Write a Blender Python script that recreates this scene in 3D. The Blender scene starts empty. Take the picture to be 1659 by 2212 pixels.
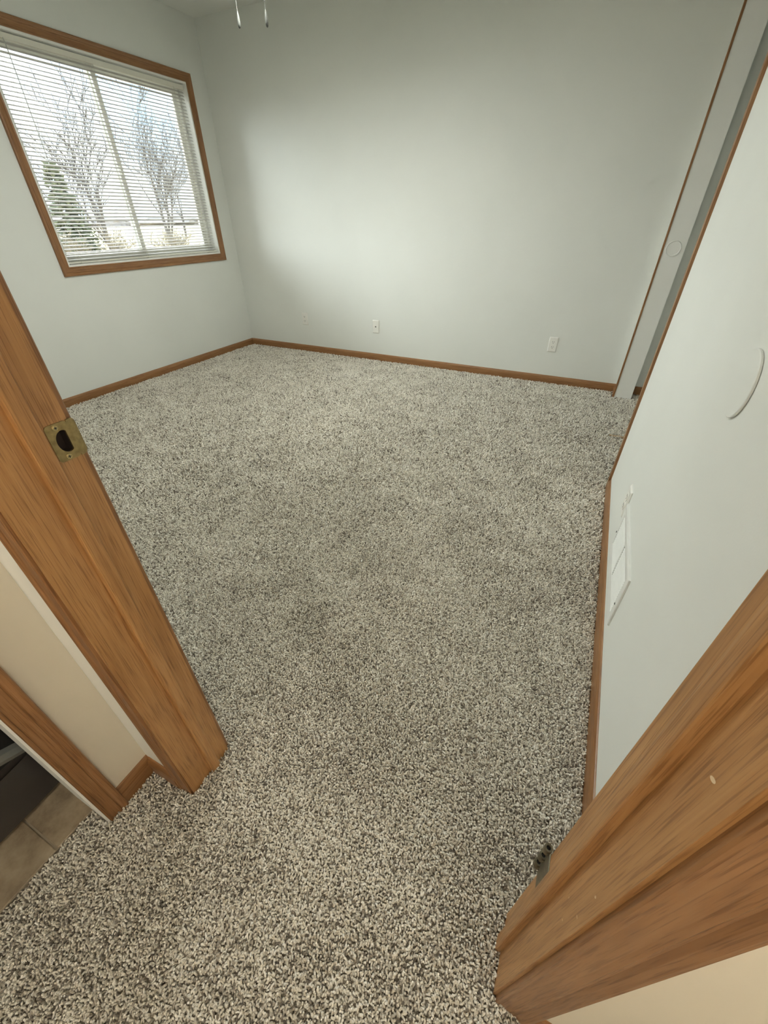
import bpy, bmesh, math, random
from mathutils import Vector, Matrix
random.seed(7)
sc = bpy.context.scene
COL = sc.collection

# ------------------------------------------------------------------ camera
F_PX, W_PX, H_PX = 878.0, 1659, 2212
cam_d = bpy.data.cameras.new('camera'); cam = bpy.data.objects.new('camera', cam_d); COL.objects.link(cam)
yaw, pitch, roll = math.radians(25.7624), math.radians(35.896), math.radians(-0.256)
fw = Vector((-math.sin(yaw)*math.cos(pitch), math.cos(yaw)*math.cos(pitch), -math.sin(pitch)))
rt0 = Vector((math.cos(yaw), math.sin(yaw), 0)); up0 = rt0.cross(fw)
rt = math.cos(roll)*rt0 + math.sin(roll)*up0
up = -math.sin(roll)*rt0 + math.cos(roll)*up0
M = Matrix(((rt.x, up.x, -fw.x, .617), (rt.y, up.y, -fw.y, -.2845), (rt.z, up.z, -fw.z, 1.172), (0, 0, 0, 1)))
cam.matrix_world = M
cam_d.sensor_fit = 'VERTICAL'; cam_d.sensor_height = 36.0; cam_d.lens = 36.0*F_PX/H_PX
cam_d.clip_start = .01; cam_d.clip_end = 500
sc.camera = cam

# ------------------------------------------------------------------ exposure, sky, daylight
sc.view_settings.view_transform = 'Standard'; sc.view_settings.look = 'None'
sc.view_settings.gamma = 1; sc.view_settings.use_curve_mapping = False
sc.view_settings.exposure = 0.60
sc.cycles.max_bounces = 6; sc.cycles.diffuse_bounces = 4; sc.cycles.glossy_bounces = 2; sc.cycles.transparent_max_bounces = 8
sc.cycles.use_adaptive_sampling = True; sc.cycles.adaptive_threshold = .10; sc.cycles.adaptive_min_samples = 16
sc.cycles.sample_clamp_indirect = 6.0

SKY = 1.65
SUN = 12.5
HALL_FILL = 26.0
FAN_FILL = 112.0
w = bpy.data.worlds.new('overcast_sky'); sc.world = w; w.use_nodes = True
nt = w.node_tree; nt.nodes.clear()
o_ = nt.nodes.new('ShaderNodeOutputWorld'); bg = nt.nodes.new('ShaderNodeBackground')
tc = nt.nodes.new('ShaderNodeTexCoord'); nz = nt.nodes.new('ShaderNodeTexNoise'); cr = nt.nodes.new('ShaderNodeValToRGB')
nz.inputs['Scale'].default_value = 4.3; nz.inputs['Detail'].default_value = 4
cr.color_ramp.elements[0].position = .36; cr.color_ramp.elements[0].color = (.42, .62, .84, 1)
cr.color_ramp.elements[1].position = .60; cr.color_ramp.elements[1].color = (.96, .98, 1.0, 1)
nt.links.new(tc.outputs['Generated'], nz.inputs['Vector']); nt.links.new(nz.outputs['Fac'], cr.inputs['Fac'])
nt.links.new(cr.outputs['Color'], bg.inputs['Color']); bg.inputs['Strength'].default_value = SKY
nt.links.new(bg.outputs['Background'], o_.inputs['Surface'])
# portal in the window opening: guides sampling of the sky, adds no light of its own
pl = bpy.data.lights.new('window_portal', 'AREA'); pl.shape = 'RECTANGLE'; pl.size = 1.5; pl.size_y = 1.19
pl.cycles.is_portal = True
po = bpy.data.objects.new('window_portal', pl); COL.objects.link(po)
po.location = (-3.06, 2.546, 1.484); po.rotation_euler = (math.radians(90), 0, math.radians(-90))

# hazy sun, veiled by thin cloud, low over the yard
sl = bpy.data.lights.new('hazy_sun', 'SUN'); sl.energy = SUN; sl.angle = math.radians(85); sl.color = (.97, .995, 1)
so = bpy.data.objects.new('hazy_sun', sl); COL.objects.link(so)
so.rotation_euler = Vector((.93, -.02, -.21)).to_track_quat('-Z', 'Y').to_euler()

# ------------------------------------------------------------------ dimensions (metres)
XL, YB, XR, H = -2.892, 3.529, .898, 2.475     # window wall, back wall, right wall, ceiling
WD, T = .76, .118                               # door opening width, door wall thickness
XH = -.144                                      # hall left wall
DOOR_H = 2.04
ZB = -.012                                      # sub-floor below the carpet pile
CY0, CY1, CH = 1.905, 3.385, 2.075              # closet opening
WT = .12

# ------------------------------------------------------------------ materials
def nmat(name):
    m = bpy.data.materials.new(name); m.use_nodes = True
    return m, m.node_tree, m.node_tree.nodes['Principled BSDF']
def N(nt, t, **kw):
    n = nt.nodes.new(t)
    for k, v in kw.items():
        if k in n.inputs: n.inputs[k].default_value = v
        else: setattr(n, k, v)
    return n
def ramp(nt, stops):
    r = nt.nodes.new('ShaderNodeValToRGB'); e = r.color_ramp.elements
    while len(e) < len(stops): e.new(.5)
    for i, (p, c) in enumerate(stops): e[i].position = p; e[i].color = (*c, 1)
    return r
def coords(nt, scale):
    t = N(nt, 'ShaderNodeTexCoord'); g = N(nt, 'ShaderNodeNewGeometry')
    mp = N(nt, 'ShaderNodeMapping'); mp.inputs['Scale'].default_value = scale
    nt.links.new(g.outputs['Position'], mp.inputs['Vector'])
    return mp
def paint(name, col, rough=.55, bump=.06, scale=260, var=.015):
    m, nt, b = nmat(name)
    mp = coords(nt, (1, 1, 1))
    n1 = N(nt, 'ShaderNodeTexNoise', Scale=scale, Detail=3.0)
    n2 = N(nt, 'ShaderNodeTexNoise', Scale=2.2, Detail=3.0)
    nt.links.new(mp.outputs[0], n1.inputs['Vector']); nt.links.new(mp.outputs[0], n2.inputs['Vector'])
    c0 = tuple(max(0, c-var) for c in col); c1 = tuple(min(1, c+var) for c in col)
    r = ramp(nt, [(.3, c0), (.7, c1)]); nt.links.new(n2.outputs['Fac'], r.inputs['Fac'])
    nt.links.new(r.outputs['Color'], b.inputs['Base Color'])
    bp = N(nt, 'ShaderNodeBump', Strength=bump, Distance=.002)
    nt.links.new(n1.outputs['Fac'], bp.inputs['Height']); nt.links.new(bp.outputs['Normal'], b.inputs['Normal'])
    b.inputs['Roughness'].default_value = rough
    return m
def plain(name, col, rough=.4, metal=0., spec=.5, var=.06, scale=40):
    m, nt, b = nmat(name)
    mp = coords(nt, (1, 1, 1)); n = N(nt, 'ShaderNodeTexNoise', Scale=scale, Detail=4.0)
    nt.links.new(mp.outputs[0], n.inputs['Vector'])
    r = ramp(nt, [(.3, tuple(c*(1-var) for c in col)), (.7, tuple(min(1, c*(1+var)) for c in col))])
    nt.links.new(n.outputs['Fac'], r.inputs['Fac']); nt.links.new(r.outputs['Color'], b.inputs['Base Color'])
    b.inputs['Roughness'].default_value = rough; b.inputs['Metallic'].default_value = metal
    b.inputs['Specular IOR Level'].default_value = spec
    return m
def oak(name, axis, tone=1.0, red=1.0):
    """golden oak, grain running along one world axis: growth bands, dark pores, satin varnish"""
    m, nt, b = nmat(name)
    lo, hi = 1.0, 1.0
    def sc_(a, c): return tuple(a if i == axis else c for i in range(3))
    mp = coords(nt, sc_(3.0, 70)); mp2 = coords(nt, sc_(13, 560)); mp3 = coords(nt, sc_(1.1, 12))
    n1 = N(nt, 'ShaderNodeTexNoise', Scale=1.6, Detail=5.0, Distortion=.6)
    n2 = N(nt, 'ShaderNodeTexNoise', Scale=1.0, Detail=2.0)
    n3 = N(nt, 'ShaderNodeTexNoise', Scale=1.3, Detail=2.0)
    for a, q in ((mp, n1), (mp2, n2), (mp3, n3)): nt.links.new(a.outputs[0], q.inputs['Vector'])
    k = tone
    r1 = ramp(nt, [(.30, (.295*k*red, .148*k, .052*k*red)), (.5, (.355*k*red, .188*k, .070*k*red)), (.72, (.41*k*red, .230*k, .094*k*red))])
    nt.links.new(n1.outputs['Fac'], r1.inputs['Fac'])
    r3 = ramp(nt, [(.3, (.88, .84, .80)), (.7, (1.06, 1.05, 1.03))]); nt.links.new(n3.outputs['Fac'], r3.inputs['Fac'])
    r2 = ramp(nt, [(.36, (.48, .38, .30)), (.48, (1, 1, 1))]); nt.links.new(n2.outputs['Fac'], r2.inputs['Fac'])
    mx = N(nt, 'ShaderNodeMix', data_type='RGBA', blend_type='MULTIPLY'); mx.inputs['Factor'].default_value = 1
    mx2 = N(nt, 'ShaderNodeMix', data_type='RGBA', blend_type='MULTIPLY'); mx2.inputs['Factor'].default_value = .6
    nt.links.new(r1.outputs['Color'], mx.inputs['A']); nt.links.new(r3.outputs['Color'], mx.inputs['B'])
    nt.links.new(mx.outputs['Result'], mx2.inputs['A']); nt.links.new(r2.outputs['Color'], mx2.inputs['B'])
    nt.links.new(mx2.outputs['Result'], b.inputs['Base Color'])
    bp = N(nt, 'ShaderNodeBump', Strength=.12, Distance=.001)
    nt.links.new(n2.outputs['Fac'], bp.inputs['Height']); nt.links.new(bp.outputs['Normal'], b.inputs['Normal'])
    b.inputs['Roughness'].default_value = .36
    return m
def glass_mat(name):
    m = bpy.data.materials.new(name); m.use_nodes = True; nt = m.node_tree; nt.nodes.clear()
    o = N(nt, 'ShaderNodeOutputMaterial'); t = N(nt, 'ShaderNodeBsdfTransparent'); g = N(nt, 'ShaderNodeBsdfGlossy')
    g.inputs['Roughness'].default_value = .02; t.inputs['Color'].default_value = (.95, .97, .96, 1)
    fr = N(nt, 'ShaderNodeFresnel'); fr.inputs['IOR'].default_value = 1.35
    mx = N(nt, 'ShaderNodeMixShader')
    nt.links.new(fr.outputs[0], mx.inputs[0]); nt.links.new(t.outputs[0], mx.inputs[1]); nt.links.new(g.outputs[0], mx.inputs[2])
    nt.links.new(mx.outputs[0], o.inputs['Surface'])
    return m
def emis(name, col, s):
    m, nt, b = nmat(name)
    b.inputs['Base Color'].default_value = (.9, .88, .82, 1)
    b.inputs['Emission Color'].default_value = (*col, 1); b.inputs['Emission Strength'].default_value = s
    return m

MAT = dict(
    wall=paint('wall_paint', (.80, .815, .765)),
    ceil=paint('ceiling_paint', (.80, .81, .76), .8, .25, 90),
    hall=paint('hall_paint', (.80, .735, .61)),
    white=paint('white_paint', (.90, .90, .85), .5),
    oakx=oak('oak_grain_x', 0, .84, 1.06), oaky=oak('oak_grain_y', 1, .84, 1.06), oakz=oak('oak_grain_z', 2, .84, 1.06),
    jambx=oak('golden_oak_grain_x', 0, 1.35), jambz=oak('golden_oak_grain_z', 2, 1.35),
    vinyl=plain('white_vinyl', (.80, .80, .74), .35, var=.02),
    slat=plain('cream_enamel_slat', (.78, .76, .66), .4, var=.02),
    slat_shaded=plain('shaded_cream_slat', (.58, .565, .53), .45, var=.02),  # cream slats darkened in the colour for backlit shade; headrail stays plain cream
    cord=plain('cream_cord', (.62, .60, .50), .8),
    clear=plain('clear_plastic_wand', (.55, .56, .52), .2),
    glass=glass_mat('window_glass'),
    plate=plain('ivory_plastic', (.86, .85, .79), .3, var=.015),
    slot=plain('dark_slot', (.03, .027, .024), .6),
    metalw=plain('white_enamel', (.82, .83, .79), .35, var=.02),
    brass=plain('antique_brass', (.34, .25, .11), .38, .85, var=.25, scale=120),
    brassd=plain('worn_hinge_brass', (.22, .19, .13), .42, .85, var=.25, scale=120),
    screw=plain('bright_brass_screw', (.55, .44, .22), .3, .9),
    nick=plain('bare_wood_nick', (.72, .56, .36), .7),
    dark=plain('dark_hole', (.035, .022, .015), .8),
    nickel=plain('brushed_nickel', (.09, .095, .085), .6, .1),
    blade=plain('white_fan_blade', (.75, .74, .70), .5),
    graphite=plain('graphite_enamel', (.055, .05, .047), .22, .0, .5, var=.1, scale=8),
    black=plain('black_plastic', (.008, .008, .008), .3),
    sheen_grey=plain('painted_reflection_grey', (.16, .165, .155), .35),
    bark=plain('grey_bark', (.17, .155, .15), .9, var=.25, scale=2),
    bark2=plain('pale_twig_bark', (.34, .30, .235), .9, var=.25, scale=2),
    spruce=plain('spruce_needles', (.20, .225, .14), .9, var=.3, scale=3),
    field=plain('dry_grass', (.60, .50, .30), .95, var=.3, scale=.35),
    haze=plain('far_woods', (.42, .385, .37), .95, var=.2, scale=.4),  # pale distance haze put into the colour of the woods
    guide=plain('tan_plastic', (.50, .36, .22), .5),
    backing=plain('carpet_backing', (.30, .265, .21), 1, var=.3, scale=300),
)
def tile_mat():
    m, nt, b = nmat('stone_look_tile'); mp = coords(nt, (1, 1, 1))
    n = N(nt, 'ShaderNodeTexNoise', Scale=16.0, Detail=7.0, Roughness=.65); nt.links.new(mp.outputs[0], n.inputs['Vector'])
    r = ramp(nt, [(.28, (.16, .115, .07)), (.5, (.30, .235, .155)), (.72, (.40, .33, .23))])
    nt.links.new(n.outputs['Fac'], r.inputs['Fac']); nt.links.new(r.outputs['Color'], b.inputs['Base Color'])
    b.inputs['Roughness'].default_value = .45
    return m
MAT['tile'] = tile_mat()
MAT['grout'] = plain('grout', (.30, .25, .18), .9)
def carpet_mat():
    m, nt, b = nmat('carpet_yarn')
    at = N(nt, 'ShaderNodeAttribute', attribute_type='INSTANCER', attribute_name='tint')
    r = ramp(nt, [(0, (.17, .142, .110)), (.22, (.37, .325, .262)), (.5, (.71, .655, .55)), (.8, (.89, .845, .74)), (1, (.96, .925, .84))])
    nt.links.new(at.outputs['Fac'], r.inputs['Fac']); nt.links.new(r.outputs['Color'], b.inputs['Base Color'])
    b.inputs['Roughness'].default_value = .95; b.inputs['Specular IOR Level'].default_value = .15
    b.inputs['Sheen Weight'].default_value = .25
    return m
MAT['carpet'] = carpet_mat()

# ------------------------------------------------------------------ helpers
def box(bm, x0, x1, y0, y1, z0, z1):
    v = [bm.verts.new((x, y, z)) for x in (x0, x1) for y in (y0, y1) for z in (z0, z1)]
    for f in ((0, 1, 3, 2), (4, 6, 7, 5), (0, 4, 5, 1), (2, 3, 7, 6), (0, 2, 6, 4), (1, 5, 7, 3)):
        bm.faces.new([v[i] for i in f])
def boxes(*bs):
    bm = bmesh.new()
    for b in bs: box(bm, *b)
    return bm
def bevelled(bm, w, seg=2):
    bmesh.ops.bevel(bm, geom=bm.edges[:], offset=w, segments=seg, affect='EDGES', profile=.6)
    return bm
def obj(name, bm, mat, parent=None, smooth=False, loc=None):
    me = bpy.data.meshes.new(name)
    bmesh.ops.recalc_face_normals(bm, faces=bm.faces[:])
    bm.to_mesh(me); bm.free(); me.materials.append(MAT[mat] if isinstance(mat, str) else mat)
    if smooth:
        for p in me.polygons: p.use_smooth = True
        me.set_sharp_from_angle(angle=math.radians(40))
    o = bpy.data.objects.new(name, me); COL.objects.link(o)
    if parent is not None: o.parent = parent
    if loc: o.location = loc
    return o
def struct(o): o['kind'] = 'structure'; return o
def tag(o, label, cat, group=None, kind=None):
    o['label'] = label; o['category'] = cat
    if group: o['group'] = group
    if kind: o['kind'] = kind
    return o
def thing(name, loc, label=None, cat=None, group=None, rz=0):
    o = bpy.data.objects.new(name, None); COL.objects.link(o); o.location = loc; o.rotation_euler = (0, 0, rz)
    o.empty_display_size = .05
    if label: tag(o, label, cat, group)
    return o
def sroot(name, loc=(0, 0, 0)):
    return struct(thing(name, loc))
def lathe(bm, prof, n=24, mat=None, cap=True):
    """revolve (r,z) profile about local z; mat transforms"""
    rings = []
    for r, z in prof:
        ring = []
        for i in range(n):
            a = 2*math.pi*i/n; p = Vector((r*math.cos(a), r*math.sin(a), z))
            ring.append(bm.verts.new(mat @ p if mat else p))
        rings.append(ring)
    for a, b in zip(rings, rings[1:]):
        for i in range(n): bm.faces.new((a[i], a[(i+1) % n], b[(i+1) % n], b[i]))
    if cap:
        if prof[0][0] > 1e-6: bm.faces.new(rings[0][::-1])
        if prof[-1][0] > 1e-6: bm.faces.new(rings[-1])
def tube(bm, pts, r, n=6):
    rings = []
    pts = [Vector(p) for p in pts]
    for i, p in enumerate(pts):
        d = (pts[min(i+1, len(pts)-1)] - pts[max(i-1, 0)]).normalized()
        a = d.orthogonal().normalized(); b = d.cross(a)
        rr = r[i] if isinstance(r, (list, tuple)) else r
        rings.append([bm.verts.new(p + rr*(math.cos(2*math.pi*k/n)*a + math.sin(2*math.pi*k/n)*b)) for k in range(n)])
    for a, b in zip(rings, rings[1:]):
        for i in range(n): bm.faces.new((a[i], a[(i+1) % n], b[(i+1) % n], b[i]))
    bm.faces.new(rings[0][::-1]); bm.faces.new(rings[-1])
def mould(prof, origin, along, width, normal, length, m0=0, m1=0):
    """extrude a moulding: profile (w,h); m0/m1 mitre slope at the ends (+1 grows with w, -1 shrinks)"""
    bm = bmesh.new(); O, A, Wd, Nn = map(Vector, (origin, along, width, normal))
    s = [bm.verts.new(O + Wd*w_ + Nn*h_ - A*(m0*w_)) for w_, h_ in prof]
    e = [bm.verts.new(O + Wd*w_ + Nn*h_ + A*(length + m1*w_)) for w_, h_ in prof]
    n = len(prof)
    for i in range(n): bm.faces.new((s[i], s[(i+1) % n], e[(i+1) % n], e[i]))
    bm.faces.new(s[::-1]); bm.faces.new(e)
    return bm
CASING = [(0, 0), (0, .007), (.0015, .0088), (.005, .0095), (.0085, .0088), (.0095, .0078), (.028, .0100), (.034, .0118), (.0362, .0105),
          (.0385, .0108), (.043, .0138), (.050, .0160), (.0545, .0152), (.0570, .0122), (.0570, 0)]
BASE = [(0, 0), (0, .0105), (.040, .0105), (.050, .0090), (.056, .0062), (.060, .0040), (.062, .0012), (.062, 0)]
def baseboard(parent, p0, along, normal, length, mat, name='board'):
    return obj(name, mould(BASE, (p0[0], p0[1], ZB), along, (0, 0, 1.18), normal, length), mat, parent)

# ------------------------------------------------------------------ room shell
WY0, WY1, WZ0, WZ1 = 1.797, 3.295, .893, 2.075          # window opening
struct(obj('wall_left', boxes((XL-.14, XL, -T, WY0, ZB, H), (XL-.14, XL, WY1, YB+WT, ZB, H), (XL-.14, XL, WY0, WY1, ZB, WZ0),
                              (XL-.14, XL, WY0, WY1, WZ1, H)), 'wall'))
struct(obj('wall_back', boxes((XL, 1.62, YB, YB+WT, ZB, H)), 'wall'))
struct(obj('wall_right', boxes((XR, XR+WT, 0, CY0-.012, ZB, H), (XR, XR+WT, CY1+.010, YB, ZB, H), (XR, XR+WT, CY0-.012, CY1+.010, CH+.012, H)), 'wall'))
struct(obj('wall_front', boxes((XL, -.018, -T/2, 0, ZB, H), (WD+.018, 2.02, -T/2, 0, ZB, H), (-.018, WD+.018, -T/2, 0, DOOR_H+.018, H)), 'wall'))
struct(obj('wall_hall_front', boxes((XH-.12, -.018, -T, -T/2, ZB, H), (-.018, WD+.018, -T, -T/2, DOOR_H+.018, H)), 'white'))
struct(obj('wall_hall_inner', boxes((WD+.018, 2.02, -T, -T/2, ZB, H)), 'hall'))
struct(obj('wall_closet_back', boxes((1.62, 1.74, 1.20, YB+WT, ZB, H)), 'wall'))
struct(obj('wall_closet_side', boxes((XR+WT, 1.62, 1.20, 1.32, ZB, H)), 'wall'))
struct(obj('ceiling', boxes((-3.03, 2.14, -1.62, YB+WT, H, H+.1)), 'ceil'))
struct(obj('floor', boxes((-3.03, 2.14, -1.62, YB+WT, ZB-.1, ZB)), 'backing'))
# hall
LY0, LY1 = -1.10, -.252                                  # laundry opening in the hall's left wall
struct(obj('wall_hall_left', boxes((XH-.115, XH, LY1, -T, ZB, H), (XH-.115, XH, -1.50, LY0, ZB, H), (XH-.115, XH, LY0, LY1, 2.05, H)), 'hall'))
struct(obj('wall_hall_back', boxes((XH-.115, 2.02, -1.62, -1.50, ZB, H)), 'hall'))
struct(obj('wall_hall_right', boxes((2.02, 2.14, -1.62, 0, ZB, H)), 'hall'))
struct(obj('wall_laundry_back', boxes((-1.12, -1.00, -1.62, -T, ZB, H)), 'hall'))
struct(obj('wall_laundry_side', boxes((-1.00, XH-.115, -1.62, -1.50, ZB, H)), 'hall'))

# baseboards
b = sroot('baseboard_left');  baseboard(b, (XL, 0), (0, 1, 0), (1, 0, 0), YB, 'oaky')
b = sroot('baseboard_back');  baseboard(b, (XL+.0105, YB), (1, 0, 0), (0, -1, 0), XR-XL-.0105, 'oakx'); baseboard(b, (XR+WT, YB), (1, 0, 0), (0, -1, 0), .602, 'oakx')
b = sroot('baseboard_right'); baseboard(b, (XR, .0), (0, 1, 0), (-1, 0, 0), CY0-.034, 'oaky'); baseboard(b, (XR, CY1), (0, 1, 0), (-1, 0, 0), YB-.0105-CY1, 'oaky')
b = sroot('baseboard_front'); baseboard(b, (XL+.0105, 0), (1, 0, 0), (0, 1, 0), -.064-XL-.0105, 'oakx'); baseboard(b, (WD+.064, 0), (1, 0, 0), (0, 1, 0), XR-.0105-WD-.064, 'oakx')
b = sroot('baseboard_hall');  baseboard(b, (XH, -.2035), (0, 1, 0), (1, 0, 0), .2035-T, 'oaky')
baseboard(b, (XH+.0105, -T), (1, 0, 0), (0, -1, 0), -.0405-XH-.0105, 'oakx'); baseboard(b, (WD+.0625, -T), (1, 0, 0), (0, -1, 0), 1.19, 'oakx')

# ------------------------------------------------------------------ bedroom door frame (door itself is off its hinges)
door = sroot('door_1')
PZ0, PZ1, PY0, PY1 = .908, .942, -.0255, -.0078           # latch pocket
obj('jamb', boxes((-.018, 0, -T, PY0, ZB, DOOR_H), (-.018, 0, PY1, 0, ZB, DOOR_H), (-.018, 0, PY0, PY1, ZB, PZ0),
                  (-.018, 0, PY0, PY1, PZ1, DOOR_H)), 'jambz', door)
obj('jamb', boxes((WD, WD+.018, -T, 0, ZB, DOOR_H)), 'jambz', door)
obj('jamb', boxes((-.018, WD+.018, -T, 0, DOOR_H, DOOR_H+.018)), 'jambx', door)
STOP = [(0, 0), (0, .0088), (.0012, .0102), (.004, .0108), (.018, .0108), (.0225, .0102), (.0235, .0088), (.0235, 0)]
obj('door_stop', mould(STOP, (0, -.0605, ZB), (0, 0, 1), (0, 1, 0), (1, 0, 0), DOOR_H-ZB), 'jambz', door)
obj('door_stop', mould(STOP, (WD, -.0605, ZB), (0, 0, 1), (0, 1, 0), (-1, 0, 0), DOOR_H-ZB), 'jambz', door)
obj('door_stop', mould(STOP, (.0105, -.0605, DOOR_H), (1, 0, 0), (0, 1, 0), (0, 0, -1), WD-.021), 'jambx', door)
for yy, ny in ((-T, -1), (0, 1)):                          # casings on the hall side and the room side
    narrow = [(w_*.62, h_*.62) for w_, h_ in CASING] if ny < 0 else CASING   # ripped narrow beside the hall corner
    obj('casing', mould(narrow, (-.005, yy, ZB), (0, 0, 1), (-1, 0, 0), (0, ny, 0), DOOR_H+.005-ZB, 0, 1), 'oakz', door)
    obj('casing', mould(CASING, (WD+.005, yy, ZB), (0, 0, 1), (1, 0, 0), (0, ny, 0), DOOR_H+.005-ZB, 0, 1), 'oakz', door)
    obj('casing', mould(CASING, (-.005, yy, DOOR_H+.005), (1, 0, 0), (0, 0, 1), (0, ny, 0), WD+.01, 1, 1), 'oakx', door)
# strike plate: rounded plate with a D-shaped hole and a lip curling past the jamb edge
def rrect(hw, hh, r, n=8):
    pts = []
    for cx_, cy_, a0 in ((hw-r, hh-r, 0), (-hw+r, hh-r, 90), (-hw+r, -hh+r, 180), (hw-r, -hh+r, 270)):
        for i in range(n+1):
            a = math.radians(a0+90*i/n); pts.append((cx_+r*math.cos(a), cy_+r*math.sin(a)))
    return pts
def strike():
    bm = bmesh.new()
    yc, zc = -.0175, .925
    n = 56; out = []; hole = []
    def inside(p, q, hw=.0150, hh=.0265, r=.005):
        dx, dy = max(abs(p)-hw+r, 0), max(abs(q)-hh+r, 0)
        return math.hypot(dx, dy) <= r
    for i in range(n):
        t = 2*math.pi*i/n; lo, hi = 0, .05
        for _ in range(30):
            md_ = (lo+hi)/2
            if inside(md_*math.cos(t), md_*math.sin(t)): lo = md_
            else: hi = md_
        out.append((yc+lo*math.cos(t), zc+lo*math.sin(t)))
        hole.append((-.0140+min(.0112*math.cos(t), .0055), zc+.0155*math.sin(t)))   # D hole: arc to the hall, flat to the room
    lv = []
    for x, ring in ((.0012, out), (-.002, out), (.0012, hole), (-.002, hole)):
        lv.append([bm.verts.new((x, y, z)) for y, z in ring])
    for i in range(n):
        j = (i+1) % n
        bm.faces.new((lv[0][i], lv[0][j], lv[2][j], lv[2][i])); bm.faces.new((lv[0][i], lv[1][i], lv[1][j], lv[0][j]))
        bm.faces.new((lv[2][i], lv[2][j], lv[3][j], lv[3][i]))
    return bm
sp = obj('strike_plate', strike(), 'brass', door); sp['label'] = 'antique brass strike plate screwed to the oak jamb'
bm = bmesh.new()                                             # lip
rows = []
for i in range(9):
    u = i/8; y = -.003+.0125*u; x = .0012-.004*u*u; hz = .0265-(.0055*(max(0, u-.55)/.45)**2)
    rows.append([bm.verts.new((x, y, .925-hz)), bm.verts.new((x, y, .925+hz)), bm.verts.new((x-.0016, y, .925+hz)), bm.verts.new((x-.0016, y, .925-hz))])
for a, c in zip(rows, rows[1:]):
    for k in range(4): bm.faces.new((a[k], a[(k+1) % 4], c[(k+1) % 4], c[k]))
bm.faces.new(rows[0]); bm.faces.new(rows[-1])
obj('lip', bm, 'brass', sp, True)
obj('latch_pocket', boxes((-.0178, -.0165, PY0, PY1, PZ0, PZ1), (-.0165, -.0021, PY0, PY0+.0008, PZ0, PZ1), (-.0165, -.0021, PY1-.0008, PY1, PZ0, PZ1),
                         (-.0165, -.0021, PY0, PY1, PZ0, PZ0+.0008), (-.0165, -.0021, PY0, PY1, PZ1-.0008, PZ1)), 'dark', sp)
for zz in (.904, .946):
    bm = bmesh.new(); lathe(bm, [(.0038, 0), (.0038, .0010), (.0030, .0016), (.0, .0018)], 16, Matrix.Translation((.0010, -.0192, zz)) @ Matrix.Rotation(math.pi/2, 4, 'Y'))
    s_ = obj('screw', bm, 'screw', sp)
    c = boxes((.0021, .0030, -.0192-.0021, -.0192+.0021, zz-.0005, zz+.0005), (.0021, .0030, -.0192-.0005, -.0192+.0005, zz-.0021, zz+.0021))
    obj('cross_slot', c, 'slot', s_)
# pale nicks in the varnish of the hinge-side jamb
for y_, z_, a_, l_ in ((-.022, .838, .4, .0040), (-.092, .876, .9, .0055), (-.102, .625, .3, .0040), (-.097, .494, .6, .0032), (-.080, .517, 0, .0028), (-.106, .560, .8, .0036)):
    bm = bmesh.new(); lathe(bm, [(1, 0), (.7, .25), (0, .35)], 9, Matrix.Translation((WD+.0002, y_, z_)) @ Matrix.Rotation(a_, 4, 'X') @ Matrix.Rotation(-math.pi/2, 4, 'Y') @ Matrix.Diagonal((l_, l_*.42, .0012, 1)))
    obj('varnish_nick', bm, 'nick', door)
# hinges: jamb leaf with three empty knuckles
for z0 in (.292, 1.02, 1.72):
    bm = boxes((WD-.0016, WD+.002, -.030, .0035, z0, z0+.090)); bevelled(bm, .0012, 1)
    hg = obj('hinge_leaf', bm, 'brassd', door); hg['label'] = 'dull brass hinge leaf with three empty knuckles'
    for k in range(3):
        zz = z0+.001+k*.0355
        bm = bmesh.new()
        mt = Matrix.Translation((WD-.004, .0095, zz))
        lathe(bm, [(.0034, .004), (.0034, .0175), (.0062, .0175), (.0062, 0), (.0034, 0)], 16, mt, cap=False)
        tube(bm, [(WD-.001, .002, zz+.0088), (WD-.002, .006, zz+.0088)], .0035, 6)
        kn = obj('knuckle', bm, 'brassd', hg, True)
        bm = bmesh.new(); lathe(bm, [(.0033, .001), (.0033, .0140), (0, .0141)], 12, mt)
        obj('pin_hole', bm, 'black', kn)

# ------------------------------------------------------------------ closet opening trim
t1 = sroot('trim_1')
bm = boxes((XR-.010, XR+WT, CY0-.012, CY0, ZB, CH)); obj('jamb_liner', bm, 'white', t1)
obj('oak_edge', bevelled(boxes((XR-.0105, XR+.004, CY0-.034, CY0+.001, ZB, CH+.012)), .002), 'oakz', t1)
t2 = sroot('trim_2')
obj('jamb_liner', boxes((XR+.003, XR+WT+.003, CY1, CY1+.012, ZB, CH)), 'white', t2)
obj('oak_edge', bevelled(boxes((XR-.009, XR+.003, CY1-.004, CY1+.014, ZB, CH+.012)), .002), 'oakz', t2)
t3 = sroot('trim_3')
obj('header_liner', boxes((XR+.003, XR+WT, CY0, CY1, CH, CH+.012)), 'white', t3)
obj('oak_edge', bevelled(boxes((XR-.0105, XR+.003, CY0, CY1, CH-.004, CH+.03)), .002), 'oaky', t3)

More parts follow.
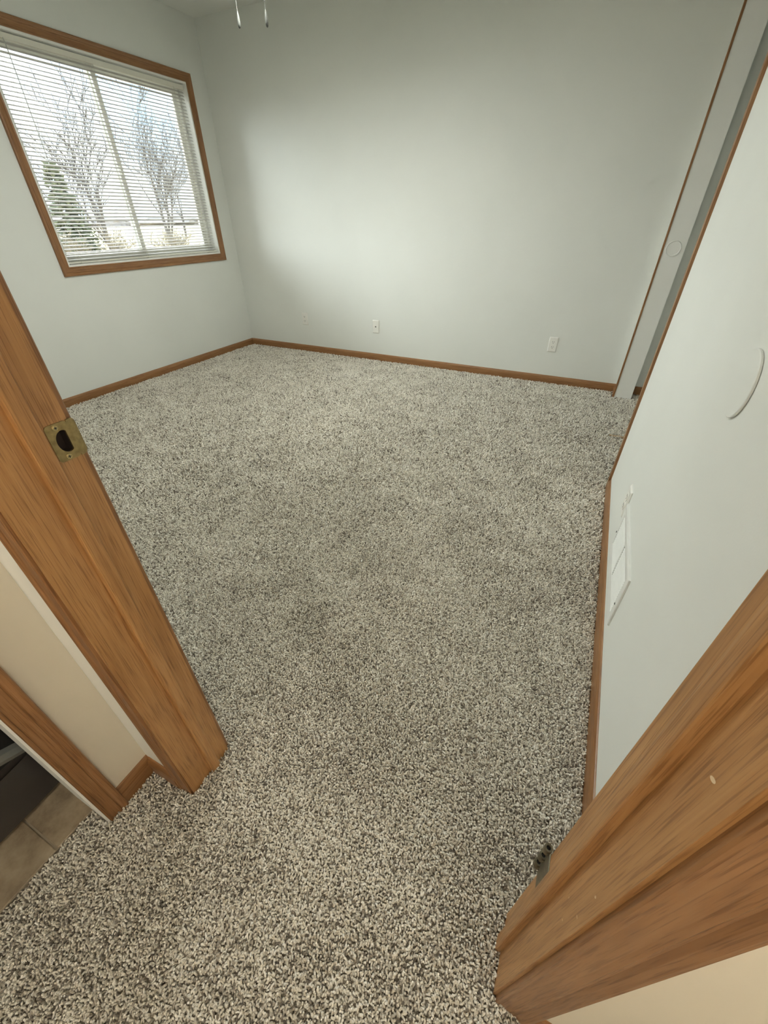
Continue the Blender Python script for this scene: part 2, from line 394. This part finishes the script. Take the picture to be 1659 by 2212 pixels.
# laundry opening trim in the hall
t4 = sroot('trim_4')
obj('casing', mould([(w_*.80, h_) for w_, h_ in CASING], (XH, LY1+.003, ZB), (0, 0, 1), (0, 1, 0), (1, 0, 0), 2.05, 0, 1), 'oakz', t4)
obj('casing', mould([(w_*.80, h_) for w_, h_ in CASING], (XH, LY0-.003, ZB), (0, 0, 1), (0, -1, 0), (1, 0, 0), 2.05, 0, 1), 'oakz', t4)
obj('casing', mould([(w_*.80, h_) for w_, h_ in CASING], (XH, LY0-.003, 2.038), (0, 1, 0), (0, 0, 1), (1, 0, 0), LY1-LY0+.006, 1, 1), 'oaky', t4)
obj('jamb_liner', boxes((XH-.115, XH+.009, LY1-.001, LY1+.003, ZB, 2.05), (XH-.115, XH+.009, LY0-.003, LY0+.003, ZB, 2.05)), 'white', t4)

# ------------------------------------------------------------------ window
win = sroot('window_1')
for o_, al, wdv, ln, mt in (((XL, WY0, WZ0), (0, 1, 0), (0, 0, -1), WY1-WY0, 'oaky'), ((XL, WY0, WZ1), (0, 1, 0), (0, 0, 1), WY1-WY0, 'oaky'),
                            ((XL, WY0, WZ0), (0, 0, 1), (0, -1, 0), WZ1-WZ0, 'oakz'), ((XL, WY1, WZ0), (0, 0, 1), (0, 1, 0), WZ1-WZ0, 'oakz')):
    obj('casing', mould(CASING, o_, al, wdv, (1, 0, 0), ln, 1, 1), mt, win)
e = .012
obj('jamb_extension', boxes((XL-.135, XL+.002, WY0, WY0+e, WZ0, WZ1)), 'white', win)
obj('jamb_extension', boxes((XL-.135, XL+.002, WY1-e, WY1, WZ0, WZ1)), 'white', win)
obj('jamb_extension', boxes((XL-.135, XL+.002, WY0+e, WY1-e, WZ1-e, WZ1)), 'white', win)
obj('window_sill', boxes((XL-.135, XL+.002, WY0+e, WY1-e, WZ0, WZ0+e)), 'white', win)
iy0, iy1, iz0, iz1 = WY0+e, WY1-e, WZ0+e, WZ1-e
FX0, FX1 = XL-.135, XL-.075
def rectframe(x0, x1, y0, y1, z0, z1, ws, wt, wb, bev=.003):
    bm = bmesh.new()
    for q in ((x0, x1, y0, y0+ws, z0, z1), (x0, x1, y1-ws, y1, z0, z1), (x0, x1, y0+ws, y1-ws, z0, z0+wb), (x0, x1, y0+ws, y1-ws, z1-wt, z1)):
        b2 = boxes(q); bevelled(b2, bev, 1)
        me = bpy.data.meshes.new('tmp'); b2.to_mesh(me); b2.free(); bm.from_mesh(me); bpy.data.meshes.remove(me)
    return bm
obj('frame', rectframe(FX0, FX1, iy0, iy1, iz0, iz1, .024, .024, .028), 'vinyl', win)
MY = 2.520
s1 = obj('sash', rectframe(FX0+.030, FX1-.006, iy0+.022, MY+.022, iz0+.024, iz1-.022, .036, .034, .036), 'vinyl', win)
s2 = obj('sash', rectframe(FX0+.004, FX0+.028, MY-.022, iy1-.022, iz0+.024, iz1-.022, .036, .034, .036), 'vinyl', win)
obj('pane', boxes((FX0+.038, FX0+.042, iy0+.056, MY-.012, iz0+.058, iz1-.054)), 'glass', s1)
obj('pane', boxes((FX0+.014, FX0+.018, MY+.012, iy1-.056, iz0+.058, iz1-.054)), 'glass', s2)
obj('sash_lock', bevelled(boxes((FX1-.006, FX1+.006, MY-.012, MY+.012, 1.44, 1.50)), .004), 'vinyl', s1)

# ------------------------------------------------------------------ mini blind
BX = XL-.034
by0, by1 = iy0+.006, iy1-.006
bl = thing('window_blind', (BX, (by0+by1)/2, iz0), 'cream horizontal mini blind with open slats hung inside the window', 'blind')
yc = (by0+by1)/2; hl = (by1-by0)/2
bm = bmesh.new(); pr = [(-.013, 0), (-.013, .026), (-.010, .028), (.010, .028), (.013, .026), (.013, 0), (.011, -.001), (-.011, -.001)]
hz = iz1-.034-iz0
A = [bm.verts.new((x, -hl, hz+z)) for x, z in pr]; B = [bm.verts.new((x, hl, hz+z)) for x, z in pr]
for i in range(8): bm.faces.new((A[i], A[(i+1) % 8], B[(i+1) % 8], B[i]))
bm.faces.new(A[::-1]); bm.faces.new(B)
obj('headrail', bm, 'slat', bl)
obj('bottom_rail', bevelled(boxes((-.012, .012, -hl, hl, .004, .014)), .003), 'slat', bl)
def slat_mesh(hl_):
    bm = bmesh.new(); rows = []
    for k in range(5):
        u = -1+k/2; x = .0125*u; z = .0019*(1-u*u)
        rows.append([bm.verts.new((x, -hl_, z)), bm.verts.new((x, hl_, z)), bm.verts.new((x, hl_, z-.0005)), bm.verts.new((x, -hl_, z-.0005))])
    for a, c in zip(rows, rows[1:]):
        for k in range(4): bm.faces.new((a[k], a[(k+1) % 4], c[(k+1) % 4], c[k]))
    bm.faces.new(rows[0]); bm.faces.new(rows[-1])
    return bm
pitch_s = .0212
zs = []; z = .028
while z < hz-.012: zs.append(z); z += pitch_s
proto = None
for i, z in enumerate(zs):
    zw = z+iz0; top = len(zs)-1-i
    if top < 3: tl = 36.
    elif zw > 1.16: tl = 25.
    else: tl = 13.
    tl += random.uniform(-1.5, 1.5)
    if proto is None: s_ = proto = obj('slat', slat_mesh(hl-.004), 'slat_shaded', bl, True)
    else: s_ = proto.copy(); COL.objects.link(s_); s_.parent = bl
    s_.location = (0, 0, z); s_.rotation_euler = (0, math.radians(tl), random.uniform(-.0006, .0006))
for yy in (-hl+.10, 0-.05, hl-.10):
    bm = bmesh.new()
    for x in (-.0135, .0135): tube(bm, [(x, yy, .010), (x, yy, hz+.002)], .0007, 4)
    for z in zs: tube(bm, [(-.0135, yy, z-.0016), (.0135, yy, z-.0016)], .0004, 3)
    obj('ladder_cord', bm, 'cord', bl)
bm = bmesh.new(); tube(bm, [(.016, hl-.105, hz+.004), (.018, hl-.10, hz-.30), (.017, hl-.098, .32)], .0012, 5); lathe(bm, [(.0, 0), (.004, .004), (.0035, .022), (.0012, .030)], 10, Matrix.Translation((.017, hl-.098, .295)))
obj('lift_cord', bm, 'cord', bl)
bm = bmesh.new(); tube(bm, [(.017, -hl+.13, hz+.002), (.021, -hl+.13, hz-.02), (.019, -hl+.128, hz-.56)], .0028, 6)
obj('tilt_wand', bm, 'clear', bl, True)
for yy in (-hl+.10, -.05, hl-.10):
    bm = boxes((-.014, .014, yy-.006, yy+.006, .001, .008)); obj('cord_plug', bevelled(bm, .002, 1), 'cord', bl)

# ------------------------------------------------------------------ wall plates
def plate_mesh(hw, hh, th):
    bm = bmesh.new()
    rings = []
    for inset, y in ((0, 0), (.0006, -th*.4), (.0055, -th), ):
        rings.append([bm.verts.new((x, y, z)) for x, z in rrect(hw-inset, hh-inset, .003, 3)])
    n = len(rings[0])
    for a, c in zip(rings, rings[1:]):
        for i in range(n): bm.faces.new((a[i], a[(i+1) % n], c[(i+1) % n], c[i]))
    bm.faces.new(rings[-1]); bm.faces.new(rings[0][::-1])
    return bm
def disc_y(bm, r, y0, y1, x=0, z=0, n=16, dome=0):
    m = Matrix.Translation((x, y0, z)) @ Matrix.Rotation(math.pi/2, 4, 'X')
    prof = [(r, 0), (r, (y0-y1)*.7), (r*.85, (y0-y1)), (0, (y0-y1)+dome)]
    lathe(bm, prof, n, m)
def outlet(loc, rz, label):
    t = thing('wall_outlet', loc, label, 'outlet', None, rz)
    obj('cover_plate', plate_mesh(.0355, .0585, .0072), 'plate', t)
    for s in (1, -1):
        bm = bmesh.new(); pts = [(x*1.0, z) for x, z in rrect(.0168, .0143, .010, 5)]
        a = [bm.verts.new((x, -.005, z+s*.0197)) for x, z in pts]; c = [bm.verts.new((x*.96, -.0090, z*.96+s*.0197)) for x, z in pts]
        for i in range(len(a)): bm.faces.new((a[i], a[(i+1) % len(a)], c[(i+1) % len(a)], c[i]))
        bm.faces.new(c)
        r = obj('receptacle', bm, 'plate', t)
        for dx, hh in ((-.0064, .0044), (.0064, .0036)):
            obj('slot', boxes((dx-.0013, dx+.0013, -.0094, -.0078, s*.0197+.0032-hh, s*.0197+.0032+hh)), 'slot', r)
        bm = bmesh.new(); disc_y(bm, .0027, -.0078, -.0094, 0, s*.0197-.0075); obj('ground_hole', bm, 'slot', r)
    bm = bmesh.new(); disc_y(bm, .0032, -.006, -.0082); obj('screw', bm, 'plate', t)
    return t
outlet((-2.128, YB, .321), 0, 'ivory duplex outlet on the back wall closest to the window corner')
outlet((.344, YB, .313), 0, 'ivory duplex outlet on the back wall closest to the closet')
outlet((XR, 1.262, .296), -math.pi/2, 'ivory duplex outlet on the right wall beside the floor vent')
t = thing('cable_plate', (-1.302, YB, .313), 'ivory wall plate with a single cable jack on the back wall', 'wall plate')
obj('cover_plate', plate_mesh(.0355, .0585, .0072), 'plate', t)
bm = bmesh.new(); disc_y(bm, .0062, -.006, -.010); j = obj('cable_jack', bm, 'nickel', t)
bm = bmesh.new(); disc_y(bm, .0048, -.006, -.0106); obj('jack_hole', bm, 'slot', j)
for s in (1, -1):
    bm = bmesh.new(); disc_y(bm, .0030, -.006, -.0080, 0, s*.0415); obj('screw', bm, 'plate', t)

# wall register: stamped frame with two banks of louvres
vy0, vy1, vz0, vz1 = .778, 1.214, .117, .316
rg = thing('wall_register', (XR, (vy0+vy1)/2, vz0), 'white metal wall register with two banks of louvres above the baseboard', 'air vent')
hy, hz_ = (vy1-vy0)/2, vz1-vz0
bm = bmesh.new(); rings = []
for ins, x in ((0, 0), (0, -.0055), (.006, -.0075), (.030, -.0065), (.034, -.0035), (.036, -.0012)):
    rings.append([bm.verts.new((x, y, z)) for y, z in ((-hy+ins, ins), (hy-ins, ins), (hy-ins, hz_-ins), (-hy+ins, hz_-ins))])
for a, c in zip(rings, rings[1:]):
    for i in range(4): bm.faces.new((a[i], a[(i+1) % 4], c[(i+1) % 4], c[i]))
obj('frame', bm, 'metalw', rg)
obj('back_panel', boxes((-.0014, -.0004, -hy+.034, hy-.034, .034, hz_-.034)), 'metalw', rg)
bm = boxes((-.0062, -.0012, -.006, .006, .034, hz_-.034)); obj('divider', bm, 'metalw', rg)
lp = None
for s in (-1, 1):
    for k in range(12):
        zc_ = .042+k*(hz_-.084)/11
        if lp is None:
            bm = bmesh.new(); hl2 = (hy-.036-.006)/2-.002
            v = [bm.verts.new(p) for p in ((-.0062, -hl2, -.0006), (-.0062, hl2, -.0006), (-.0062, hl2, .0006), (-.0062, -hl2, .0006),
                                           (-.0013, -hl2, .0040), (-.0013, hl2, .0040), (-.0013, hl2, .0052), (-.0013, -hl2, .0052))]
            for f in ((0, 1, 2, 3), (4, 7, 6, 5), (0, 4, 5, 1), (3, 2, 6, 7), (0, 3, 7, 4), (1, 5, 6, 2)): bm.faces.new([v[i] for i in f])
            lv_ = lp = obj('louvre', bm, 'metalw', rg)
        else: lv_ = lp.copy(); COL.objects.link(lv_); lv_.parent = rg
        lv_.location = (0, s*((hy-.036+.006)/2), zc_)
for s in (-1, 1):
    bm = bmesh.new(); lathe(bm, [(.0042, 0), (.0042, .0012), (0, .0022)], 12, Matrix.Translation((-.0068, s*(hy-.020), hz_*.40)) @ Matrix.Rotation(-math.pi/2, 4, 'Y'))
    obj('screw', bm, 'nickel', rg)
# round knob bumper on the right wall
bm = bmesh.new(); lathe(bm, [(.060, 0), (.060, .0008), (.0625, .0008), (.063, .0022), (.0628, .0046), (.0610, .0056), (.03, .0058), (0, .0058)], 64, Matrix.Rotation(-math.pi/2, 4, 'Y'))
tag(obj('wall_bumper', bm, 'wall', None, False, (XR, .690, .917)), 'large round white door knob bumper on the right wall', 'wall bumper')
bm = bmesh.new(); lathe(bm, [(.0450, 0), (.0448, .0030), (.0430, .0060), (.0410, .0064), (.0385, .0036), (0, .0034)], 48, Matrix.Rotation(math.pi/2, 4, 'X'))
tag(obj('door_pull', bm, 'white', None, True, (.955, CY1, 1.002)), 'small round white disc on the white side of the closet opening', 'pull')
# floor guide across the middle of the closet opening
g = thing('floor_guide', (XR-.012, 2.598, ZB), 'thin tan strip set in the carpet across the closet opening', 'floor strip')
obj('strip', bevelled(boxes((0, .16, -.007, .006, 0, .0160)), .002, 1), 'guide', g)
obj('gap', boxes((-.01, .16, .0061, .016, 0, .002)), 'slot', g)

# ------------------------------------------------------------------ laundry floor and appliance
fl = sroot('floor_laundry')
obj('grout_bed', boxes((-1.0, -.196, -1.5, -T, ZB, -.0045)), 'grout', fl)
for i in range(3):
    for j in range(5):
        x1 = -.197-i*.305; y1 = -.0355-j*.305
        a = max(x1-.301, -.999); c = max(y1-.301, -1.499); d = min(y1, -T-.001)
        if d-c > .02 and x1-a > .02: obj('tile', bevelled(boxes((a, x1, c, d, -.0115, -.0015)), .0015, 1), 'tile', fl)
ap = thing('washing_machine', (-.305, -.56, -.0015), 'dark glossy appliance standing on tile in the hall laundry opening', 'appliance')
obj('body', bevelled(boxes((-.64, -.018, -.34, .34, .02, .92)), .012, 2), 'graphite', ap)
bm = bmesh.new(); ny, nz_ = 14, 10; G = []
for i in range(ny+1):
    u = i/ny*2-1; row = []
    for k in range(nz_+1):
        v_ = k/nz_; x = -.018+.018*(1-u**4)*(.35+.65*v_)
        row.append(bm.verts.new((x, u*.335, .012+.16*v_)))
    G.append(row)
for i in range(ny):
    for k in range(nz_): bm.faces.new((G[i][k], G[i+1][k], G[i+1][k+1], G[i][k+1]))
obj('kick_panel', bm, 'graphite', ap, True)
bm = bmesh.new(); pts = []
for i in range(25):
    u = i/24; pts.append((-.006-.006*abs(2*u-1)**2, -.33+.66*u, .20+.10*math.sin(math.pi*u)))
tube(bm, pts, .018, 8); obj('reflection_band', bm, 'sheen_grey', ap, True)  # grey band stands for a reflection on the glossy dark front
obj('front_panel', bevelled(boxes((-.02, -.010, -.33, .33, .19, .80)), .004), 'black', ap)
for sx in (-.58, -.06):
    for sy in (-.29, .29):
        bm = bmesh.new(); lathe(bm, [(.022, 0), (.022, .008), (.010, .010), (.010, .024)], 12, Matrix.Translation((sx, sy, 0))); obj('foot', bm, 'black', ap)

# ------------------------------------------------------------------ ceiling fan (its pull chains hang into view)
FXC, FYC = -.945, 1.75
fan = thing('ceiling_fan', (FXC, FYC, H), 'ceiling fan with two thin pull chains ending in dark teardrop pulls', 'ceiling fan')
bm = bmesh.new(); lathe(bm, [(.075, 0), (.075, -.015), (.055, -.045), (.030, -.055)], 28); obj('canopy', bm, 'blade', fan, True)
bm = bmesh.new(); lathe(bm, [(.030, -.050), (.105, -.065), (.120, -.095), (.120, -.135), (.095, -.165), (.055, -.172)], 32); obj('motor_housing', bm, 'blade', fan, True)
bm = bmesh.new(); lathe(bm, [(.055, -.168), (.075, -.180), (.075, -.225), (.060, -.240), (0, -.240)], 28); obj('switch_housing', bm, 'blade', fan, True)
bp_ = None
for k in range(5):
    a = 2*math.pi*k/5+.35
    if bp_ is None:
        bm = bmesh.new(); out = [(.17, -.045), (.20, -.055), (.50, -.066), (.545, -.055), (.56, -.02), (.56, .02), (.545, .055), (.50, .066), (.20, .055), (.17, .045)]
        a0 = [bm.verts.new((x, y, -.135+.10*y)) for x, y in out]; a1 = [bm.verts.new((x, y, -.142+.10*y)) for x, y in out]
        for i in range(len(out)): bm.faces.new((a0[i], a0[(i+1) % 10], a1[(i+1) % 10], a1[i]))
        bm.faces.new(a0); bm.faces.new(a1[::-1])
        o_ = bp_ = obj('blade', bm, 'blade', fan)
        o_.rotation_euler = (0, 0, a)
        ir = obj('blade_iron', bevelled(boxes((.10, .22, -.018, .018, -.150, -.143)), .002, 1), 'nickel', o_); irp = ir
    else:
        o_ = bp_.copy(); COL.objects.link(o_); o_.parent = fan; o_.rotation_euler = (0, 0, a)
        ir = irp.copy(); COL.objects.link(ir); ir.parent = o_
for dx, zb in ((-.0745, 1.810), (.0660, 1.797)):
    bm = bmesh.new(); tube(bm, [(dx, 0, -.220), (dx, 0, zb+.046-H)], .0011, 5)
    ch = obj('pull_chain', bm, 'nickel', fan)
    bm = bmesh.new(); lathe(bm, [(.0012, .048), (.0028, .042), (.0050, .028), (.0058, .014), (.0046, .004), (.0020, .0005), (0, 0)], 14, Matrix.Translation((dx, 0, zb-H)))
    obj('teardrop_pull', bm, 'nickel', ch, True)

bm = bmesh.new(); lathe(bm, [(.062, -.238), (.066, -.246), (.060, -.262), (.045, -.266)], 32); obj('light_fitter', bm, 'nickel', fan, True)
bm = bmesh.new(); lathe(bm, [(.048, -.262), (.075, -.276), (.100, -.305), (.112, -.345), (.104, -.385), (.078, -.415), (.040, -.431), (0, -.435)], 32)
obj('added_globe', bm, emis('added_fan_glow', (.985, 1, .945), FAN_FILL), fan, True)  # glowing globe added above the view to brighten walls and carpet
bm = bmesh.new(); lathe(bm, [(.050, -.258), (.120, -.272), (.180, -.320), (.204, -.398), (.201, -.398), (.177, -.322), (.118, -.276), (.050, -.262)], 36, None, False)
obj('added_shade', bm, 'blade', fan, True)  # unseen opaque shade, added to keep globe light off the upper walls
# two unseen hall lamps, added to brighten the hall walls, jambs and carpet
LIT = emis('added_hall_glow', (1, .96, .89), HALL_FILL)
def fill_lamp(loc, rz, label):
    t = thing('added_hall_lamp', loc, label, 'lamp', None, rz)
    bm = bmesh.new(); lathe(bm, [(.060, 0), (.060, .012), (.050, .018), (.014, .022), (.014, .055)], 28, Matrix.Rotation(-math.pi/2, 4, 'Y')); obj('back_plate', bm, 'nickel', t, True)
    bm = bmesh.new(); lathe(bm, [(.045, -.090), (.085, -.060), (.100, .0), (.092, .060), (.060, .095), (.0, .105)], 28, Matrix.Translation((-.145, 0, 0))); obj('added_shade', bm, LIT, t, True)
fill_lamp((2.02, -.80, 1.62), 0, 'added unseen fill lamp on the end wall of the hall')
fill_lamp((.02, -1.50, 1.55), -math.pi/2, 'added unseen fill lamp facing the bedroom door across the hall')

# ------------------------------------------------------------------ carpet pile
def vnoise(seed, cell):
    rnd = random.Random(seed); tb = {}
    def g(i, j):
        k = (i, j)
        if k not in tb: tb[k] = rnd.uniform(-1, 1)
        return tb[k]
    def f(x, y):
        x /= cell; y /= cell; i, j = math.floor(x), math.floor(y); u, v = x-i, y-j
        u = u*u*(3-2*u); v = v*v*(3-2*v)
        return (g(i, j)*(1-u)+g(i+1, j)*u)*(1-v)+(g(i, j+1)*(1-u)+g(i+1, j+1)*u)*v
    return f
nA, nB, nC = vnoise(1, .30), vnoise(2, .30), vnoise(3, .085)
rects = [(XL+.012, XR-.012, .002, YB-.012), (.001, WD-.001, -T-.004, .004), (XH+.001, 1.6, -1.30, -T-.002), (-.194, XH+.002, LY0+.004, LY1-.004),
         (XR-.012, XR+WT, CY0+.001, CY1-.001), (XR+WT, 1.61, 1.33, YB-.012)]
pts, rot, tint, scl = [], [], [], []
ra = random.Random(11)
ST = .0042
for (x0, x1, y0, y1) in rects:                       # finest where one stands, a little coarser towards the far walls
    for j in range(int((y1-y0)/ST)+1):
        y = y0+j*ST
        for i in range(int((x1-x0)/ST)+1):
            x = x0+i*ST
            u = min(1, max(0, (math.hypot(x-.55, y+.25)-.9)/1.6)); s_ = ST+.0023*u*u*(3-2*u)
            if ra.random() > (ST/s_)**2: continue
            px, py = x+ra.uniform(-.45, .45)*s_, y+ra.uniform(-.45, .45)*s_
            if x0 <= px <= x1 and y0 <= py <= y1 and not (.880 < px < 1.05 and 2.589 < py < 2.619):
                pts.append((px, py, ZB))
                rot.append((ra.gauss(0, .42)+.45*nA(px, py), ra.gauss(0, .42)+.45*nB(px, py), ra.uniform(0, 6.28)))
                tint.append(min(1, max(0, ra.gauss(.60, .28)+.10*nC(px, py)))); scl.append(s_/.0053*ra.uniform(.82, 1.2))
me = bpy.data.meshes.new('carpet'); me.from_pydata(pts, [], [])
for nm, ty, dat, key in (('rot', 'FLOAT_VECTOR', [c for r in rot for c in r], 'vector'), ('tint', 'FLOAT', tint, 'value'), ('scl', 'FLOAT', scl, 'value')):
    at = me.attributes.new(nm, ty, 'POINT'); at.data.foreach_set(key, dat)
cp = bpy.data.objects.new('carpet', me); COL.objects.link(cp); me.materials.append(MAT['carpet'])
tag(cp, 'speckled beige and brown cut pile carpet covering the floor', 'carpet', None, 'stuff')
ng = bpy.data.node_groups.new('carpet_pile', 'GeometryNodeTree')
ng.interface.new_socket('Geometry', in_out='INPUT', socket_type='NodeSocketGeometry'); ng.interface.new_socket('Geometry', in_out='OUTPUT', socket_type='NodeSocketGeometry')
gi = ng.nodes.new('NodeGroupInput'); go = ng.nodes.new('NodeGroupOutput')
qb = ng.nodes.new('GeometryNodeCurveQuadraticBezier'); qb.inputs['Resolution'].default_value = 3
qb.inputs['Start'].default_value = (0, 0, -.001); qb.inputs['Middle'].default_value = (.0006, 0, .010); qb.inputs['End'].default_value = (.0054, .0010, .0110)
cc = ng.nodes.new('GeometryNodeCurvePrimitiveCircle'); cc.inputs['Resolution'].default_value = 5; cc.inputs['Radius'].default_value = .0022
cm = ng.nodes.new('GeometryNodeCurveToMesh'); cm.inputs['Fill Caps'].default_value = True
sm = ng.nodes.new('GeometryNodeSetMaterial'); sm.inputs['Material'].default_value = MAT['carpet']
ip = ng.nodes.new('GeometryNodeInstanceOnPoints')
na = ng.nodes.new('GeometryNodeInputNamedAttribute'); na.data_type = 'FLOAT_VECTOR'; na.inputs['Name'].default_value = 'rot'
ns = ng.nodes.new('GeometryNodeInputNamedAttribute'); ns.data_type = 'FLOAT'; ns.inputs['Name'].default_value = 'scl'
er = ng.nodes.new('FunctionNodeEulerToRotation')
L_ = ng.links.new
L_(qb.outputs[0], cm.inputs['Curve']); L_(cc.outputs[0], cm.inputs['Profile Curve']); L_(cm.outputs[0], sm.inputs['Geometry'])
L_(gi.outputs[0], ip.inputs['Points']); L_(sm.outputs[0], ip.inputs['Instance'])
L_(na.outputs['Attribute'], er.inputs[0]); L_(er.outputs[0], ip.inputs['Rotation']); L_(ns.outputs['Attribute'], ip.inputs['Scale'])
L_(ip.outputs[0], go.inputs[0])
md = cp.modifiers.new('pile', 'NODES'); md.node_group = ng

# ------------------------------------------------------------------ outdoors
GZ = -.55
bm = bmesh.new()
nx = 24
V = [[bm.verts.new((-3.3-130*(i/nx)**1.6, -90+230*j/nx, GZ+(.5*math.sin(i*.7+j*.4)+.3*math.sin(j*1.1))*min(1, i/10)*.6)) for j in range(nx+1)] for i in range(nx+1)]
for i in range(nx):
    for j in range(nx): bm.faces.new((V[i][j], V[i+1][j], V[i+1][j+1], V[i][j+1]))
struct(obj('ground', bm, 'field', None, True))
def grow(bm, p, d, r, ln, depth, rnd, spread, upb, minr):
    segs = 4 if depth > 2 else 3
    pts = [Vector(p)]; rr = [r]; dd = Vector(d)
    for k in range(segs):
        dd = (dd+Vector((rnd.gauss(0, .08), rnd.gauss(0, .08), rnd.gauss(0, .05)+upb))).normalized()
        pts.append(pts[-1]+dd*ln/segs); rr.append(max(minr*.8, r*(1-.45*(k+1)/segs)))
    tube(bm, pts, rr, 5 if depth > 2 else 3)
    if depth <= 0: return
    for k in range(rnd.randint(3, 4)):
        i = rnd.randint(1, segs); a = rnd.uniform(0, 6.28)
        side = Vector((math.cos(a), math.sin(a), rnd.uniform(-.1, .5)))
        nd = (dd*(1-spread)+side*spread).normalized()
        grow(bm, pts[i], nd, max(minr, rr[i]*.62), ln*rnd.uniform(.55, .8), depth-1, rnd, spread, upb, minr)
def bare_tree(name, loc, stems, label, mat, seed, depth=4, spread=.42, minr=.016, group=None):
    rnd = random.Random(seed); t = thing(name, loc, label, 'tree', group)
    for (lean, ln, r) in stems:
        bm = bmesh.new(); grow(bm, (rnd.uniform(-.15, .15), rnd.uniform(-.15, .15), -.1), Vector(lean).normalized(), r, ln, depth, rnd, spread, .06, minr)
        obj('stem', bm, mat, t)
bare_tree('bare_tree', (-34.2, 29.8, GZ), [((-.10, -.12, 1), 4.0, .11), ((.05, .06, 1), 4.2, .11), ((.22, .24, 1), 3.5, .10), ((-.02, .0, 1), 4.5, .12)],
          'leafless tree with several upright stems outside the right pane', 'bark', 3)
bare_tree('bare_tree', (-24.2, 17.1, GZ), [((-.16, -.22, 1), 3.1, .09), ((-.02, -.02, 1), 3.1, .08), ((-.3, -.42, 1), 2.9, .08)],
          'leafless tree leaning over the evergreen outside the left pane', 'bark', 8)
bare_tree('bare_tree', (-39.0, 36.0, GZ), [((.0, .05, 1), 3.6, .08), ((.1, .2, 1), 3.0, .07)], 'small leafless sapling beyond the many-stemmed tree', 'bark', 21, 4, .4)
# evergreen
t = thing('evergreen_tree', (-22.3, 14.2, GZ), 'pale conical evergreen tree seen through the left pane', 'tree')
bm = bmesh.new(); tube(bm, [(0, 0, -.1), (0, 0, 3.8)], [.10, .02], 6); obj('trunk', bm, 'bark', t)
bm = bmesh.new(); rnd = random.Random(5)
for k in range(420):
    z = .35+3.45*(rnd.random()**1.25); R_ = 1.15*(1-(z-.2)/3.75)+.05; a = rnd.uniform(0, 6.28)
    d = Vector((math.cos(a), math.sin(a), -.12)); p0 = Vector((0, 0, z)); p1 = p0+d*R_*rnd.uniform(.75, 1.1)+Vector((0, 0, -.05))
    s_ = d.cross(Vector((0, 0, 1))).normalized()
    for q in range(4):
        f0 = .25+.2*q; c = p0.lerp(p1, f0); wv = .16*(1.1-f0)+.05
        v = [bm.verts.new(c+Vector((0, 0, .05))), bm.verts.new(c+s_*wv+d*.12), bm.verts.new(c+d*.22), bm.verts.new(c-s_*wv+d*.12)]
        bm.faces.new((v[0], v[1], v[2])); bm.faces.new((v[0], v[2], v[3]))
        w2 = bm.verts.new(c+d*.1-Vector((0, 0, .09))); bm.faces.new((v[1], w2, v[2])); bm.faces.new((v[3], v[2], w2))
obj('foliage', bm, 'spruce', t)
# brush along the yard edge
bx = [(-18.9, 11.6, 1.2), (-18.6, 13.6, 1.35), (-17.6, 15.4, 1.2), (-22.0, 19.6, 1.2)]
labs = ['tangled leafless shrub in front of the evergreen', 'tangled leafless shrub at the foot of the leaning leafless tree', 'tangled leafless shrub behind the bar between the panes',
        'tangled leafless shrub at the foot of the many-stemmed leafless tree']
for i, (x, y, hgt) in enumerate(bx):
    rnd = random.Random(40+i); t = thing('bare_shrub', (x, y, GZ), labs[i], 'shrub', 'leafless shrubs at the yard edge')
    bm = bmesh.new()
    for k in range(9):
        a = rnd.uniform(0, 6.28); grow(bm, (rnd.uniform(-.3, .3), rnd.uniform(-.3, .3), -.05), Vector((math.cos(a)*.5, math.sin(a)*.5, 1)).normalized(), .022, hgt*.55, 3, rnd, .5, .03, .009)
    obj('twigs', bm, 'bark2', t)
# far belt of woods: rough crowns along the horizon, too many and too far to count
bm = bmesh.new()
for i in range(46):
    rnd = random.Random(300+i); yy = 0+i*4.0+rnd.uniform(-1.5, 1.5); xx = -112+rnd.uniform(-6, 6)+abs(i-18)*.5; kz = rnd.uniform(1.3, 2.0)
    r_ = bmesh.ops.create_icosphere(bm, subdivisions=2, radius=1)
    for v in r_['verts']:
        v.co *= 1+rnd.uniform(-.22, .22); v.co = Vector((v.co.x*4.5+xx, v.co.y*4.4+yy, v.co.z*kz*.8+.9+GZ))
tag(obj('far_woods', bm, 'haze'), 'hazy belt of distant woods along the far edge of the field', 'woods', None, 'stuff')
